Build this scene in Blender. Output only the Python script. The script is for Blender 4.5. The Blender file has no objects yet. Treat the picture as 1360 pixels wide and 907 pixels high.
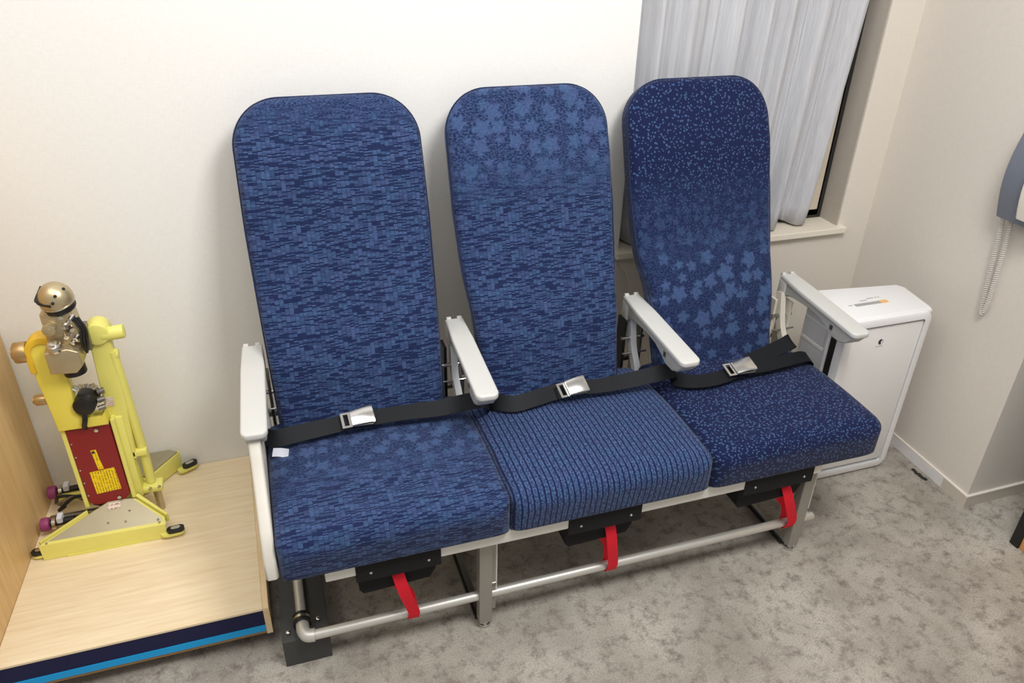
import bpy, bmesh, math, random
from mathutils import Vector, Matrix
random.seed(7)
C = bpy.context.scene.collection
R = math.radians

def lin(c):
    o = []
    for v in c:
        v /= 255.0
        o.append(v / 12.92 if v <= .04045 else ((v + .055) / 1.055) ** 2.4)
    return (o[0], o[1], o[2], 1)

# ---------------------------------------------------------------- camera
YAW, PITCH, ROLL, F = .329, -.522, .024, 1021.2
f = Vector((math.sin(YAW) * math.cos(PITCH), math.cos(YAW) * math.cos(PITCH), math.sin(PITCH)))
rt0 = Vector((math.cos(YAW), -math.sin(YAW), 0))
up0 = rt0.cross(f)
rt = math.cos(ROLL) * rt0 + math.sin(ROLL) * up0
up = -math.sin(ROLL) * rt0 + math.cos(ROLL) * up0
cam = bpy.data.objects.new('camera', bpy.data.cameras.new('camera'))
C.objects.link(cam)
cam.matrix_world = Matrix(((rt.x, up.x, -f.x, .084), (rt.y, up.y, -f.y, -1.934), (rt.z, up.z, -f.z, 1.563), (0, 0, 0, 1)))
cam.data.sensor_width = 36
cam.data.lens = F / 1360 * 36
cam.data.clip_start = .02
bpy.context.scene.camera = cam

# ---------------------------------------------------------------- light
w = bpy.data.worlds.new('world'); bpy.context.scene.world = w; w.use_nodes = True
w.node_tree.nodes['Background'].inputs[0].default_value = (1, .975, .94, 1)
w.node_tree.nodes['Background'].inputs[1].default_value = .42
def area(name, loc, target, size, energy, color):
    l = bpy.data.lights.new(name, 'AREA'); l.shape = 'RECTANGLE'; l.size, l.size_y = size
    l.energy = energy; l.color = color
    o = bpy.data.objects.new(name, l); C.objects.link(o); o.location = loc
    o.rotation_euler = (Vector(target) - Vector(loc)).to_track_quat('-Z', 'Y').to_euler()
    return o
area('ceiling_light_main', (.95, -1.55, 2.45), (.5, -.2, .55), (.6, .6), 32, (1, .98, .955))
area('ceiling_light_wide', (-.4, -1.2, 2.75), (.0, -.6, 0), (2.2, 1.4), 29, (1, .98, .95))
vs = bpy.context.scene.view_settings
vs.view_transform = 'Standard'; vs.look = 'None'; vs.gamma = 1; vs.use_curve_mapping = False
vs.exposure = 0.06

# ---------------------------------------------------------------- node helpers
class NT:
    def __init__(s, mat): s.t = mat.node_tree; s.n = s.t.nodes; s.l = s.t.links
    def node(s, typ, ins={}, **kw):
        nd = s.n.new(typ)
        for k, v in kw.items(): setattr(nd, k, v)
        for k, v in ins.items(): s.put(nd.inputs[k], v)
        return nd
    def put(s, sock, v):
        if isinstance(v, bpy.types.NodeSocket): s.l.new(v, sock)
        else: sock.default_value = v
    def m(s, op, a, b=0.0, c=0.0):
        nd = s.n.new('ShaderNodeMath'); nd.operation = op
        s.put(nd.inputs[0], a); s.put(nd.inputs[1], b); s.put(nd.inputs[2], c)
        return nd.outputs[0]
    def mix(s, fac, a, b):
        nd = s.n.new('ShaderNodeMix'); nd.data_type = 'RGBA'
        s.put(nd.inputs[0], fac); s.put(nd.inputs[6], a); s.put(nd.inputs[7], b)
        return nd.outputs[2]
    def vec(s, x, y, z=0.0):
        nd = s.n.new('ShaderNodeCombineXYZ')
        s.put(nd.inputs[0], x); s.put(nd.inputs[1], y); s.put(nd.inputs[2], z)
        return nd.outputs[0]
    def noise(s, v, scale, detail=2.0, rough=.5):
        return s.node('ShaderNodeTexNoise', {'Vector': v, 'Scale': scale, 'Detail': detail, 'Roughness': rough}).outputs['Fac']
    def white(s, v):
        return s.node('ShaderNodeTexWhiteNoise', {'Vector': v}, noise_dimensions='3D').outputs['Value']
    def ramp(s, x, lo, hi):
        nd = s.n.new('ShaderNodeMapRange'); nd.clamp = True
        s.put(nd.inputs[0], x); s.put(nd.inputs[1], lo); s.put(nd.inputs[2], hi)
        return nd.outputs[0]
def newmat(name, col=(.5, .5, .5, 1), rough=.5, metal=0.0, spec=.5):
    m = bpy.data.materials.new(name); m.use_nodes = True
    b = m.node_tree.nodes['Principled BSDF']
    b.inputs['Base Color'].default_value = col; b.inputs['Roughness'].default_value = rough
    b.inputs['Metallic'].default_value = metal; b.inputs['Specular IOR Level'].default_value = spec
    return m, NT(m), b
def obj_coord(nt): return nt.node('ShaderNodeTexCoord').outputs['Object']
def bump(nt, b, h, strength, dist):
    nt.l.new(nt.node('ShaderNodeBump', {'Height': h, 'Strength': strength, 'Distance': dist}).outputs[0], b.inputs['Normal'])
def plain(name, rgb, rough=.5, metal=0.0, var=.04, scale=30, bmp=0.0, spec=.5):
    """colour with slight procedural variation and fine relief"""
    m, nt, b = newmat(name, lin(rgb), rough, metal, spec)
    co = obj_coord(nt); n = nt.noise(co, scale, 3)
    c = lin(rgb); d = tuple(x * (1 - 2 * var) for x in c[:3]) + (1,)
    nt.put(b.inputs['Base Color'], nt.mix(n, d, c))
    if bmp: bump(nt, b, nt.noise(co, scale * 8, 2), bmp, .001)
    return m

# ---------------------------------------------------------------- materials
def fabric(kind, vplane):
    """woven seat covers. vplane 'back' -> pattern runs over x / z, 'seat' -> over x / y+z"""
    m, nt, b = newmat('fabric_' + kind, (0, 0, 0, 1), .85, 0, .15)
    sep = nt.node('ShaderNodeSeparateXYZ', {0: obj_coord(nt)}).outputs
    if vplane == 'back':
        u = nt.m('ADD', sep[0], nt.m('MULTIPLY', nt.m('SIGN', sep[0]), nt.m('MAXIMUM', sep[1], 0.0))); v = sep[2]
    else:
        u = sep[0]; v = nt.m('ADD', sep[1], sep[2])
    P = nt.vec(u, v)
    navy, dark = lin((19, 31, 74)), lin((13, 23, 56))
    mid = lin((68, 96, 160)); teal = lin((72, 100, 142)); viol = lin((76, 95, 140))
    hue = nt.ramp(nt.noise(P, 22, 1), .38, .62)
    light = nt.mix(hue, viol, teal)
    def dash():
        cw, ch = .0102, .0066
        wob = nt.m('MULTIPLY', nt.m('SUBTRACT', nt.noise(P, 260, 1), .5), .0030)
        uu = nt.m('DIVIDE', nt.m('ADD', u, wob), cw); colm = nt.m('FLOOR', uu)
        pair = nt.white(nt.vec(colm, 5.1))
        rr = nt.m('ADD', nt.m('DIVIDE', nt.m('ADD', v, nt.m('MULTIPLY', wob, .8)), ch), nt.m('MULTIPLY', pair, .6))
        row = nt.m('FLOOR', rr); half = nt.m('FLOOR', nt.m('MULTIPLY', rr, 2.0))
        r = nt.white(nt.vec(nt.m('FLOOR', nt.m('MULTIPLY', nt.m('ADD', colm, nt.m('MULTIPLY', row, .5)), .5)), half, 1.7)); r2 = nt.white(nt.vec(colm, row, 4.4))
        isdark = nt.m('LESS_THAN', r, .36)
        stripe = nt.ramp(nt.m('PINGPONG', nt.m('MULTIPLY', rr, 2.0), .5), .02, .34)
        sepv = nt.ramp(nt.m('PINGPONG', uu, .5), -.04, .10)
        br = nt.m('MULTIPLY', nt.m('MULTIPLY', stripe, sepv), nt.m('ADD', .45, nt.m('MULTIPLY', r2, .62)))
        return nt.m('MULTIPLY', br, nt.m('SUBTRACT', 1, nt.m('MULTIPLY', isdark, .85)))
    def star(density=.5, size=.046):
        wv = nt.vec(nt.m('ADD', u, nt.m('MULTIPLY', nt.noise(P, 190, 3, .7), .020)), nt.m('ADD', v, nt.m('MULTIPLY', nt.noise(nt.vec(v, u), 190, 3, .7), .020)))
        vo = nt.node('ShaderNodeTexVoronoi', {'Vector': wv, 'Scale': 1 / size, 'Randomness': .75}, voronoi_dimensions='2D')
        s1 = nt.node('ShaderNodeSeparateXYZ', {0: vo.outputs['Position']}).outputs
        s2 = nt.node('ShaderNodeSeparateXYZ', {0: wv}).outputs
        dx = nt.m('SUBTRACT', s2[0], s1[0]); dy = nt.m('SUBTRACT', s2[1], s1[1])
        th = nt.m('ARCTAN2', dy, dx)
        rnd = nt.white(vo.outputs['Position'])
        rad = nt.m('ADD', .34, nt.m('MULTIPLY', nt.m('PINGPONG', nt.m('ADD', nt.m('MULTIPLY', th, 5 / (2 * math.pi)), rnd), .5), .62))
        rad = nt.m('MULTIPLY', rad, nt.m('ADD', .42, nt.m('MULTIPLY', rnd, .55)))
        inside = nt.ramp(nt.m('SUBTRACT', rad, vo.outputs['Distance']), -.05, .05)
        camo = nt.ramp(nt.noise(nt.vec(u, nt.m('MULTIPLY', v, 1.6)), 150, 4, .75), .44, .58)
        bg = nt.m('MULTIPLY', camo, density)
        return nt.m('MAXIMUM', nt.m('MULTIPLY', inside, nt.m('ADD', .48, nt.m('MULTIPLY', camo, .32))), bg)
    def dots(size=.0072, keep=.45, r=.2):
        vo = nt.node('ShaderNodeTexVoronoi', {'Vector': P, 'Scale': 1 / size, 'Randomness': 1.0}, voronoi_dimensions='2D')
        k = nt.m('GREATER_THAN', nt.white(vo.outputs['Position']), keep)
        d = nt.m('SUBTRACT', 1, nt.ramp(vo.outputs['Distance'], r, r + .12))
        return nt.m('MULTIPLY', nt.m('MULTIPLY', d, k), nt.m('ADD', .45, nt.m('MULTIPLY', nt.white(nt.vec(k, vo.outputs['Distance'])), .0)))
    def blend(a, b2, v0, v1):
        t = nt.ramp(nt.m('ADD', v, nt.m('MULTIPLY', nt.m('SUBTRACT', nt.noise(P, 60, 2), .5), .12)), v0, v1)
        nd = nt.m('ADD', nt.m('MULTIPLY', a, nt.m('SUBTRACT', 1, t)), nt.m('MULTIPLY', b2, t))
        return nd
    if kind == 'dashes_back': k = blend(dash(), nt.m('MULTIPLY', nt.ramp(nt.noise(nt.vec(u, nt.m('MULTIPLY', v, 2.2)), 170, 3, .6), .42, .6), .7), .70, .80)
    elif kind == 'stars_over_dashes_back': k = blend(dash(), star(.6), .50, .62)
    elif kind == 'dots_over_stars_back':
        low = nt.m('MAXIMUM', star(.26, .050), dots(.006, .45))
        midz = nt.m('MAXIMUM', dots(.0062, .35), nt.m('MULTIPLY', star(.3, .03), .5))
        k = blend(blend(low, midz, .30, .40), nt.m('MULTIPLY', nt.m('MAXIMUM', dots(.0092, .42, .13), dots(.0135, .5, .12)), 1.7), .40, .56)
    elif kind == 'stars_over_dashes_seat': k = blend(dash(), star(.5, .042), .03, .13)
    elif kind == 'cords_seat':
        wob = nt.m('MULTIPLY', nt.noise(nt.vec(u, nt.m('MULTIPLY', v, .4)), 30, 1), .004)
        uu = nt.m('DIVIDE', nt.m('ADD', u, wob), .0135)
        line = nt.ramp(nt.m('PINGPONG', uu, .5), .10, .19)
        sub = nt.ramp(nt.m('PINGPONG', nt.m('MULTIPLY', uu, 2), .5), .03, .16)
        br = nt.ramp(nt.noise(nt.vec(nt.m('MULTIPLY', u, 2.2), v), 130, 3, .7), .46, .56)
        k = nt.m('MULTIPLY', nt.m('MULTIPLY', line, nt.m('ADD', .6, nt.m('MULTIPLY', sub, .4))), nt.m('ADD', .22, nt.m('MULTIPLY', br, .78)))
    elif kind == 'dots_seat': k = nt.m('MULTIPLY', nt.m('MAXIMUM', dots(.0094, .35, .17), nt.m('MULTIPLY', dots(.0055, .78, .2), .8)), 1.9)
    elif kind == 'navy_side': k = nt.m('MULTIPLY', nt.noise(P, 260, 2), .25)
    th = nt.ramp(nt.noise(P, 900, 1), .3, .7)
    c = nt.mix(k, nt.mix(th, dark, navy), light)
    nt.put(b.inputs['Base Color'], c)
    b.inputs['Sheen Weight'].default_value = .12
    bump(nt, b, nt.m('ADD', nt.m('MULTIPLY', k, .6), nt.m('MULTIPLY', nt.noise(P, 1100, 1), .5)), .35, .0012)
    return m

def carpet_mat():
    m, nt, b = newmat('carpet', rough=.97, spec=.1)
    co = obj_coord(nt)
    big = nt.ramp(nt.noise(co, 4.5, 4, .6), .36, .66)
    mid = nt.ramp(nt.noise(co, 26, 6, .75), .49, .66)
    fine = nt.noise(co, 230, 4, .85)
    c = nt.mix(big, lin((176, 169, 158)), lin((214, 208, 197)))
    c = nt.mix(nt.m('MULTIPLY', mid, .85), c, lin((128, 117, 110)))
    c = nt.mix(nt.m('MULTIPLY', nt.ramp(fine, .40, .60), .5), c, lin((128, 121, 114)))
    nt.put(b.inputs['Base Color'], c)
    bump(nt, b, fine, .8, .004)
    return m
def wallpaper(name, rgb):
    m, nt, b = newmat(name, rough=.8, spec=.2)
    co = obj_coord(nt); s = nt.node('ShaderNodeSeparateXYZ', {0: co}).outputs
    a = nt.noise(nt.vec(nt.m('MULTIPLY', s[0], .12), nt.m('MULTIPLY', s[1], .12), s[2]), 420, 2)
    c2 = nt.noise(nt.vec(s[0], s[1], nt.m('MULTIPLY', s[2], .12)), 420, 2)
    h = nt.m('ADD', a, c2)
    c = lin(rgb); d = tuple(x * .94 for x in c[:3]) + (1,)
    nt.put(b.inputs['Base Color'], nt.mix(nt.ramp(h, .7, 1.3), d, c))
    bump(nt, b, h, .22, .001)
    return m
def wood(name, c1, c2, ax):
    m, nt, b = newmat(name, rough=.42, spec=.35)
    s = nt.node('ShaderNodeSeparateXYZ', {0: obj_coord(nt)}).outputs
    sc = [1.0, 1.0, 1.0]; sc[ax] = .06
    P = nt.vec(*[nt.m('MULTIPLY', s[i], sc[i]) for i in range(3)])
    g = nt.noise(P, 85, 4, .6); g2 = nt.noise(P, 260, 2)
    nt.put(b.inputs['Base Color'], nt.mix(nt.ramp(nt.m('ADD', nt.m('MULTIPLY', g, .75), nt.m('MULTIPLY', g2, .25)), .36, .62), lin(c1), lin(c2)))
    return m
def curtain_mat():
    m, nt, b = newmat('curtain_cloth', rough=.9, spec=.1)
    s = nt.node('ShaderNodeSeparateXYZ', {0: obj_coord(nt)}).outputs
    a = nt.noise(nt.vec(s[0], s[1], nt.m('MULTIPLY', s[2], .03)), 300, 2)
    nt.put(b.inputs['Base Color'], nt.mix(nt.ramp(a, .2, .8), lin((180, 181, 186)), lin((204, 205, 209))))
    b.inputs['Transmission Weight'].default_value = 0
    bump(nt, b, nt.noise(nt.vec(s[0], s[1], s[2]), 900, 1), .15, .001)
    return m
def label_mat(name, paper, ink, sx, sz, vertical=False):
    """printed label whose tiny lines of text cannot be read in the photo: rows of short strokes"""
    m, nt, b = newmat(name, rough=.5)
    s = nt.node('ShaderNodeSeparateXYZ', {0: obj_coord(nt)}).outputs
    u, v = (s[2], s[0]) if vertical else (s[0], s[2])
    row = nt.m('FLOOR', nt.m('DIVIDE', v, sz))
    inrow = nt.m('LESS_THAN', nt.m('PINGPONG', nt.m('DIVIDE', v, sz), .5), .22)
    word = nt.m('GREATER_THAN', nt.noise(nt.vec(nt.m('DIVIDE', u, sx), nt.m('MULTIPLY', row, 7.3)), 1.0, 2), .47)
    nt.put(b.inputs['Base Color'], nt.mix(nt.m('MULTIPLY', nt.m('MULTIPLY', inrow, word), .75), lin(paper), lin(ink)))
    return m

M = dict(
    carpet=carpet_mat(), wall=wallpaper('wallpaper_white', (239, 238, 235)), wall_beige=wallpaper('wallpaper_beige', (226, 219, 208)),
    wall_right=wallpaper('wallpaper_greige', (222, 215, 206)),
    reveal_grey=plain('grey_beige_reveal', (186, 178, 168), .6),  # reveal board: a darker grey-beige than the window wall
    sill=plain('painted_sill', (238, 230, 214), .45), skirting=plain('skirting_vinyl', (205, 196, 184), .5), skirting_patch=plain('skirting_white_patch', (232, 230, 230), .5),
    skirting_top=plain('skirting_top', (236, 230, 220), .5),
    curtain=curtain_mat(), blind=plain('beige_lining', (214, 202, 182), .8), dark_frame=plain('dark_window_frame', (40, 38, 36), .5),
    birch=wood('pale_wood', (232, 211, 174), (244, 227, 195), 0), panel=wood('tan_wood', (208, 172, 118), (222, 188, 134), 2),
    birch_edge=wood('pale_wood_edge', (226, 198, 150), (240, 216, 174), 1), brown=plain('brown_board', (160, 126, 82), .6),
    navy=plain('navy_carpet_strip', (17, 19, 66), .8, bmp=.2), cyan=plain('cyan_strip', (2, 164, 232), .5),
    plastic=plain('grey_white_plastic', (208, 208, 204), .42, var=.02), plastic_dk=plain('grey_plastic', (186, 187, 184), .5, var=.02),
    cream=plain('cream_plastic', (226, 220, 206), .4, var=.02), whitep=plain('purifier_white', (240, 240, 241), .32, var=.01),
    purif_front=plain('purifier_front', (236, 235, 233), .38, var=.01),
    purif_side=plain('purifier_grey_side', (206, 208, 214), .45, var=.02),
    alu=plain('satin_aluminium', (212, 210, 203), .42, .55, var=.03, scale=60), alu_paint=plain('painted_aluminium', (160, 156, 148), .42, .35, var=.03),
    end=plain('end_panel_plastic', (214, 209, 198), .45, var=.02), strut=plain('white_strut', (236, 238, 240), .35),
    beam=plain('white_beam', (222, 220, 212), .45, var=.03), chrome=plain('brushed_chrome', (215, 213, 210), .22, 1.0, var=.04, scale=90),
    steel=plain('worn_steel', (150, 146, 138), .35, .9, var=.1, scale=50), black=plain('black_plastic', (24, 24, 26), .45, var=.1),
    blackbox=plain('black_base_block', (68, 68, 66), .7, var=.12, scale=60, bmp=.3), pouch=plain('black_nylon', (11, 11, 14), .9, var=.1, scale=200, bmp=.4),
    belt=plain('belt_webbing', (17, 20, 26), .6, var=.12, scale=150, bmp=.35, spec=.25), red=plain('red_webbing', (232, 8, 42), .7, var=.05, scale=100, bmp=.3),
    white=plain('white_label', (224, 226, 238), .6), yellow=plain('yellow_paint', (236, 229, 122), .42, var=.05, scale=25),
    golden=plain('golden_yellow_paint', (240, 224, 92), .42, var=.05, scale=25), orange=plain('amber_paint', (238, 196, 52), .42, var=.06, scale=20), redpanel=plain('dark_red_panel', (138, 22, 30), .45, var=.04),
    nickel=plain('brushed_nickel', (210, 194, 158), .36, .78, var=.12, scale=35), plate=plain('grey_metal_plate', (176, 168, 142), .38, .55, var=.08, scale=14),
    brass=plain('brass_hub', (196, 166, 116), .35, .8, var=.08), magenta=plain('magenta_rubber', (150, 62, 112), .5),
    label_yellow=label_mat('yellow_notice', (250, 216, 20), (120, 96, 20), .006, .0062, True), label_white=label_mat('white_notice', (226, 214, 200), (160, 90, 60), .006, .006),
    phone=plain('grey_phone_shell', (118, 124, 136), .4, var=.03), phonew=plain('ivory_phone', (238, 232, 218), .4, var=.02), cord=plain('white_cord', (226, 222, 216), .5),
    orange_wood=wood('orange_wood', (196, 144, 84), (212, 160, 100), 2), btn=plain('grey_buttons', (168, 170, 168), .5, var=.1, scale=200), orange_btn=plain('orange_button', (240, 190, 120), .5),
    scrap=plain('black_scrap', (40, 40, 42), .8), ink=plain('dark_print', (50, 50, 54), .5), greytxt=plain('grey_print', (176, 176, 178), .5), ring=plain('grey_ring', (206, 206, 206), .5),
)

# ---------------------------------------------------------------- mesh helpers
def link(name, bm, mat, parent=None, smooth=False, ang=35):
    bmesh.ops.recalc_face_normals(bm, faces=bm.faces)
    me = bpy.data.meshes.new(name); bm.to_mesh(me); bm.free()
    me.materials.append(mat)
    if smooth:
        for p in me.polygons: p.use_smooth = True
        me.set_sharp_from_angle(angle=R(ang))
    o = bpy.data.objects.new(name, me); C.objects.link(o)
    if parent: o.parent = parent
    return o
def box(bm, x0, x1, y0, y1, z0, z1, bev=0, seg=2):
    r = bmesh.ops.create_cube(bm, size=1)
    for v in r['verts']:
        v.co = Vector((x0 + (v.co.x + .5) * (x1 - x0), y0 + (v.co.y + .5) * (y1 - y0), z0 + (v.co.z + .5) * (z1 - z0)))
    if bev:
        es = list({e for v in r['verts'] for e in v.link_edges})
        bmesh.ops.bevel(bm, geom=es, offset=bev, segments=seg, affect='EDGES', profile=.5)
    return bm
def bx(*a, **k): return box(bmesh.new(), *a, **k)
def prism(bm, pts, axis, a0, a1, bev=0, seg=3):
    """polygon pts extruded along axis ('x': pts are (y,z); 'y': (x,z); 'z': (x,y))"""
    def P(p, a): return {'x': (a, p[0], p[1]), 'y': (p[0], a, p[1]), 'z': (p[0], p[1], a)}[axis]
    v0 = [bm.verts.new(P(p, a0)) for p in pts]; v1 = [bm.verts.new(P(p, a1)) for p in pts]
    n = len(pts); fs = [bm.faces.new(v0), bm.faces.new(v1[::-1])]
    for i in range(n): fs.append(bm.faces.new((v0[i], v0[(i + 1) % n], v1[(i + 1) % n], v1[i])))
    bmesh.ops.recalc_face_normals(bm, faces=fs)
    if bev:
        es = list({e for fa in fs[:2] for e in fa.edges})
        bmesh.ops.bevel(bm, geom=es, offset=bev, segments=seg, affect='EDGES', profile=.5)
    return bm
def loft(bm, loops, cap=True, closed=True):
    vs_ = [[bm.verts.new(p) for p in lp] for lp in loops]
    n = len(loops[0])
    for a, b2 in zip(vs_[:-1], vs_[1:]):
        for i in range(n if closed else n - 1):
            bm.faces.new((a[i], a[(i + 1) % n], b2[(i + 1) % n], b2[i]))
    if cap: bm.faces.new(vs_[0][::-1]); bm.faces.new(vs_[-1])
    return bm
def cyl(bm, p0, p1, r0, r1=None, seg=24, bev=0):
    r1 = r0 if r1 is None else r1
    p0, p1 = Vector(p0), Vector(p1); d = (p1 - p0); L = d.length; d.normalize()
    a = d.orthogonal().normalized(); b2 = d.cross(a)
    prof = [(0, r0), (L, r1)] if not bev else [(0, r0 - bev), (bev * .3, r0 - bev * .3), (bev, r0), (L - bev, r1), (L - bev * .3, r1 - bev * .3), (L, r1 - bev)]
    loops = [[p0 + d * t + (a * math.cos(2 * math.pi * i / seg) + b2 * math.sin(2 * math.pi * i / seg)) * r for i in range(seg)] for t, r in prof]
    return loft(bm, loops)
def spline(pts, n=10):
    pts = [Vector(p) for p in pts]; out = []
    P = [2 * pts[0] - pts[1]] + pts + [2 * pts[-1] - pts[-2]]
    for i in range(1, len(P) - 2):
        for k in range(n):
            t = k / n
            out.append(.5 * ((2 * P[i]) + (-P[i - 1] + P[i + 1]) * t + (2 * P[i - 1] - 5 * P[i] + 4 * P[i + 1] - P[i + 2]) * t * t + (-P[i - 1] + 3 * P[i] - 3 * P[i + 1] + P[i + 2]) * t ** 3))
    out.append(pts[-1]); return out
def tube(bm, pts, r, seg=14):
    pts = [Vector(p) for p in pts]; loops = []; prev = None
    for i, p in enumerate(pts):
        t = (pts[min(i + 1, len(pts) - 1)] - pts[max(i - 1, 0)]).normalized()
        a = t.orthogonal().normalized() if prev is None else (prev - t * prev.dot(t)).normalized()
        prev = a; b2 = t.cross(a)
        loops.append([p + (a * math.cos(2 * math.pi * k / seg) + b2 * math.sin(2 * math.pi * k / seg)) * r for k in range(seg)])
    return loft(bm, loops)
def sphere(bm, c, r, sx=1, sy=1, sz=1, seg=20):
    q = bmesh.ops.create_uvsphere(bm, u_segments=seg, v_segments=seg // 2, radius=r)
    for v in q['verts']: v.co = Vector((v.co.x * sx, v.co.y * sy, v.co.z * sz)) + Vector(c)
    return bm
def rrect(w_, h_, r, n=6):
    pts = []
    for cx, cy, a0 in ((w_ / 2 - r, h_ / 2 - r, 0), (-w_ / 2 + r, h_ / 2 - r, 90), (-w_ / 2 + r, -h_ / 2 + r, 180), (w_ / 2 - r, -h_ / 2 + r, 270)):
        for k in range(n + 1):
            a = R(a0 + 90 * k / n); pts.append((cx + r * math.cos(a), cy + r * math.sin(a)))
    return pts
def ribbon(bm, pts, wdirs, width, th=.0016, n=8):
    """flat webbing along a smooth path; wdirs = width direction at each control point"""
    P = spline(pts, n); Wd = spline(wdirs, n); loops = []
    for i, (p, q) in enumerate(zip(P, Wd)):
        t = (P[min(i + 1, len(P) - 1)] - P[max(i - 1, 0)]).normalized()
        q = (q - t * q.dot(t)).normalized(); nn = t.cross(q)
        loops.append([p + q * width / 2 * a + nn * th / 2 * b2 for a, b2 in ((-1, -1), (1, -1), (1, 1), (-1, 1))])
    return loft(bm, loops)
def empty(name, label, cat, loc=(0, 0, 0), rotz=0, group=None):
    o = bpy.data.objects.new(name, None); C.objects.link(o); o.empty_display_size = .1
    o.location = loc; o.rotation_euler = (0, 0, rotz); o['label'] = label; o['category'] = cat
    if group: o['group'] = group
    return o
def struct(o): o['kind'] = 'structure'; return o

# ---------------------------------------------------------------- the room
WY = 0.0
struct(link('floor', bx(-2.2, 3.4, -3.2, .3, -.05, 0), M['carpet']))
bm = bmesh.new()
box(bm, -2.2, 1.075, 0, .12, 0, 2.75)
wb = struct(link('wall_back', bm, M['wall']))
bm = bmesh.new()
box(bm, 1.075, 2.1, 0, .12, 0, .648); box(bm, 1.872, 2.1, 0, .12, .648, 2.05); box(bm, 1.075, 2.1, 0, .12, 2.05, 2.75)
struct(link('wall_window', bm, M['wall_beige']))
prw = [(1.992, 0), (1.965, -.688), (2.065, -.688), (2.6, -.688), (2.6, 0)]
bm = prism(bmesh.new(), prw, 'z', 0, 2.75)
struct(link('wall_right', bm, M['wall_right']))
bm = bx(2.6, 3.4, -.688, -.588, 0, 2.75)
struct(link('wall_right_return', bm, M['wall_right']))
# skirting of the right wall (a thin vinyl strip with a paler top edge and one white patch)
bbr = struct(link('baseboard_right', prism(bmesh.new(), [(1.9905, -.001), (1.958, -.695), (3.3, -.695), (3.3, -.687), (1.966, -.687), (1.993, -.001)], 'z', 0, .038), M['skirting']))
link('top_edge', prism(bmesh.new(), [(1.9895, -.001), (1.957, -.696), (3.3, -.696), (3.3, -.687), (1.967, -.687), (1.994, -.001)], 'z', .038, .0425), M['skirting_top'], bbr)
link('white_patch', prism(bmesh.new(), [(1.9745, -.32), (1.9612, -.60), (1.9628, -.60), (1.976, -.32)], 'z', .001, .0375), M['skirting_patch'], bbr)['label'] = 'white patch on the skirting'
bbk = struct(link('baseboard_back', bx(-.04, 1.985, -.006, 0, 0, .038), M['skirting']))
link('top_edge', bx(-.04, 1.985, -.0075, 0, .038, .0425), M['skirting_top'], bbk)

# window: sill, frame, glass, beige lining behind the curtain
win = bpy.data.objects.new('window_1', None); C.objects.link(win); win['kind'] = 'structure'; win.location = (1.47, .1, .65)
wl = Vector(win.location)
def wpart(name, bm, m):
    bmesh.ops.translate(bm, verts=bm.verts, vec=-wl); return link(name, bm, m, win)
wpart('sill', bx(1.062, 1.893, -.022, .12, .63, .65, bev=.002), M['sill'])
bm = bmesh.new()
for a in ((1.075, 1.10, .65, 2.05), (1.846, 1.872, .65, 2.05), (1.1, 1.846, .65, .68), (1.1, 1.846, 2.02, 2.05), (1.46, 1.485, .68, 2.02)): box(bm, a[0], a[1], .085, .115, a[2], a[3])
wpart('frame', bm, M['dark_frame'])
gm, gnt, gb = newmat('window_glass', (.9, .95, .95, 1), .02); gb.inputs['Transmission Weight'].default_value = 1
wpart('pane', bx(1.1, 1.46, .098, .102, .68, 2.02), gm); wpart('pane', bx(1.485, 1.846, .098, .102, .68, 2.02), gm)
wpart('reveal_board', bx(1.866, 1.8725, .001, .085, .65, 2.05), M['reveal_grey'])
wpart('lining', bx(1.1, 1.852, .085, .088, .66, 2.03), M['blind'])
wpart('shade_backing', bx(1.075, 1.872, .112, .118, .65, 2.05), M['blind'])

# curtain: one long pleated cloth, right edge pulled in towards the bottom
bm = bmesh.new(); NX, NZ = 260, 26; loops = []
rk = [random.uniform(.7, 1.3) for _ in range(30)]
for j in range(NZ + 1):
    t = j / NZ; z = .662 + t * 1.37
    xr = 1.774 + .068 * min(1, t / .62) ** .75
    row = []
    for i in range(NX + 1):
        s = i / NX
        ph = s * 7.2 * 2 * math.pi + .9 * math.sin(s * 11) + .25 * math.sin(t * 3 + s * 7)
        k = int(s * 7.2); a = .030 * (.75 + .25 * math.sin(s * 17)) * (1.0 - .25 * t * math.sin(s * 5) ** 2)
        y = .043 + a * (math.sin(ph) + .32 * math.sin(2 * ph + 1.1)) * .95 + .004 * math.sin(ph * 3.3 + t * 2)
        x = 1.080 + (xr - 1.080) * (s + .006 * math.sin(ph + 1.2))
        zz = z + (.006 * math.sin(ph + .5) if j == 0 else 0)
        row.append((x, y, zz))
    loops.append(row)
loft(bm, loops, cap=False, closed=False)
cu = link('curtain', bm, M['curtain'], None, True, 180)
sm = cu.modifiers.new('th', 'SOLIDIFY'); sm.thickness = .0012
cu['label'] = 'pale grey pleated curtain hanging over the window sill behind the right seat'; cu['category'] = 'curtain'

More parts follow.
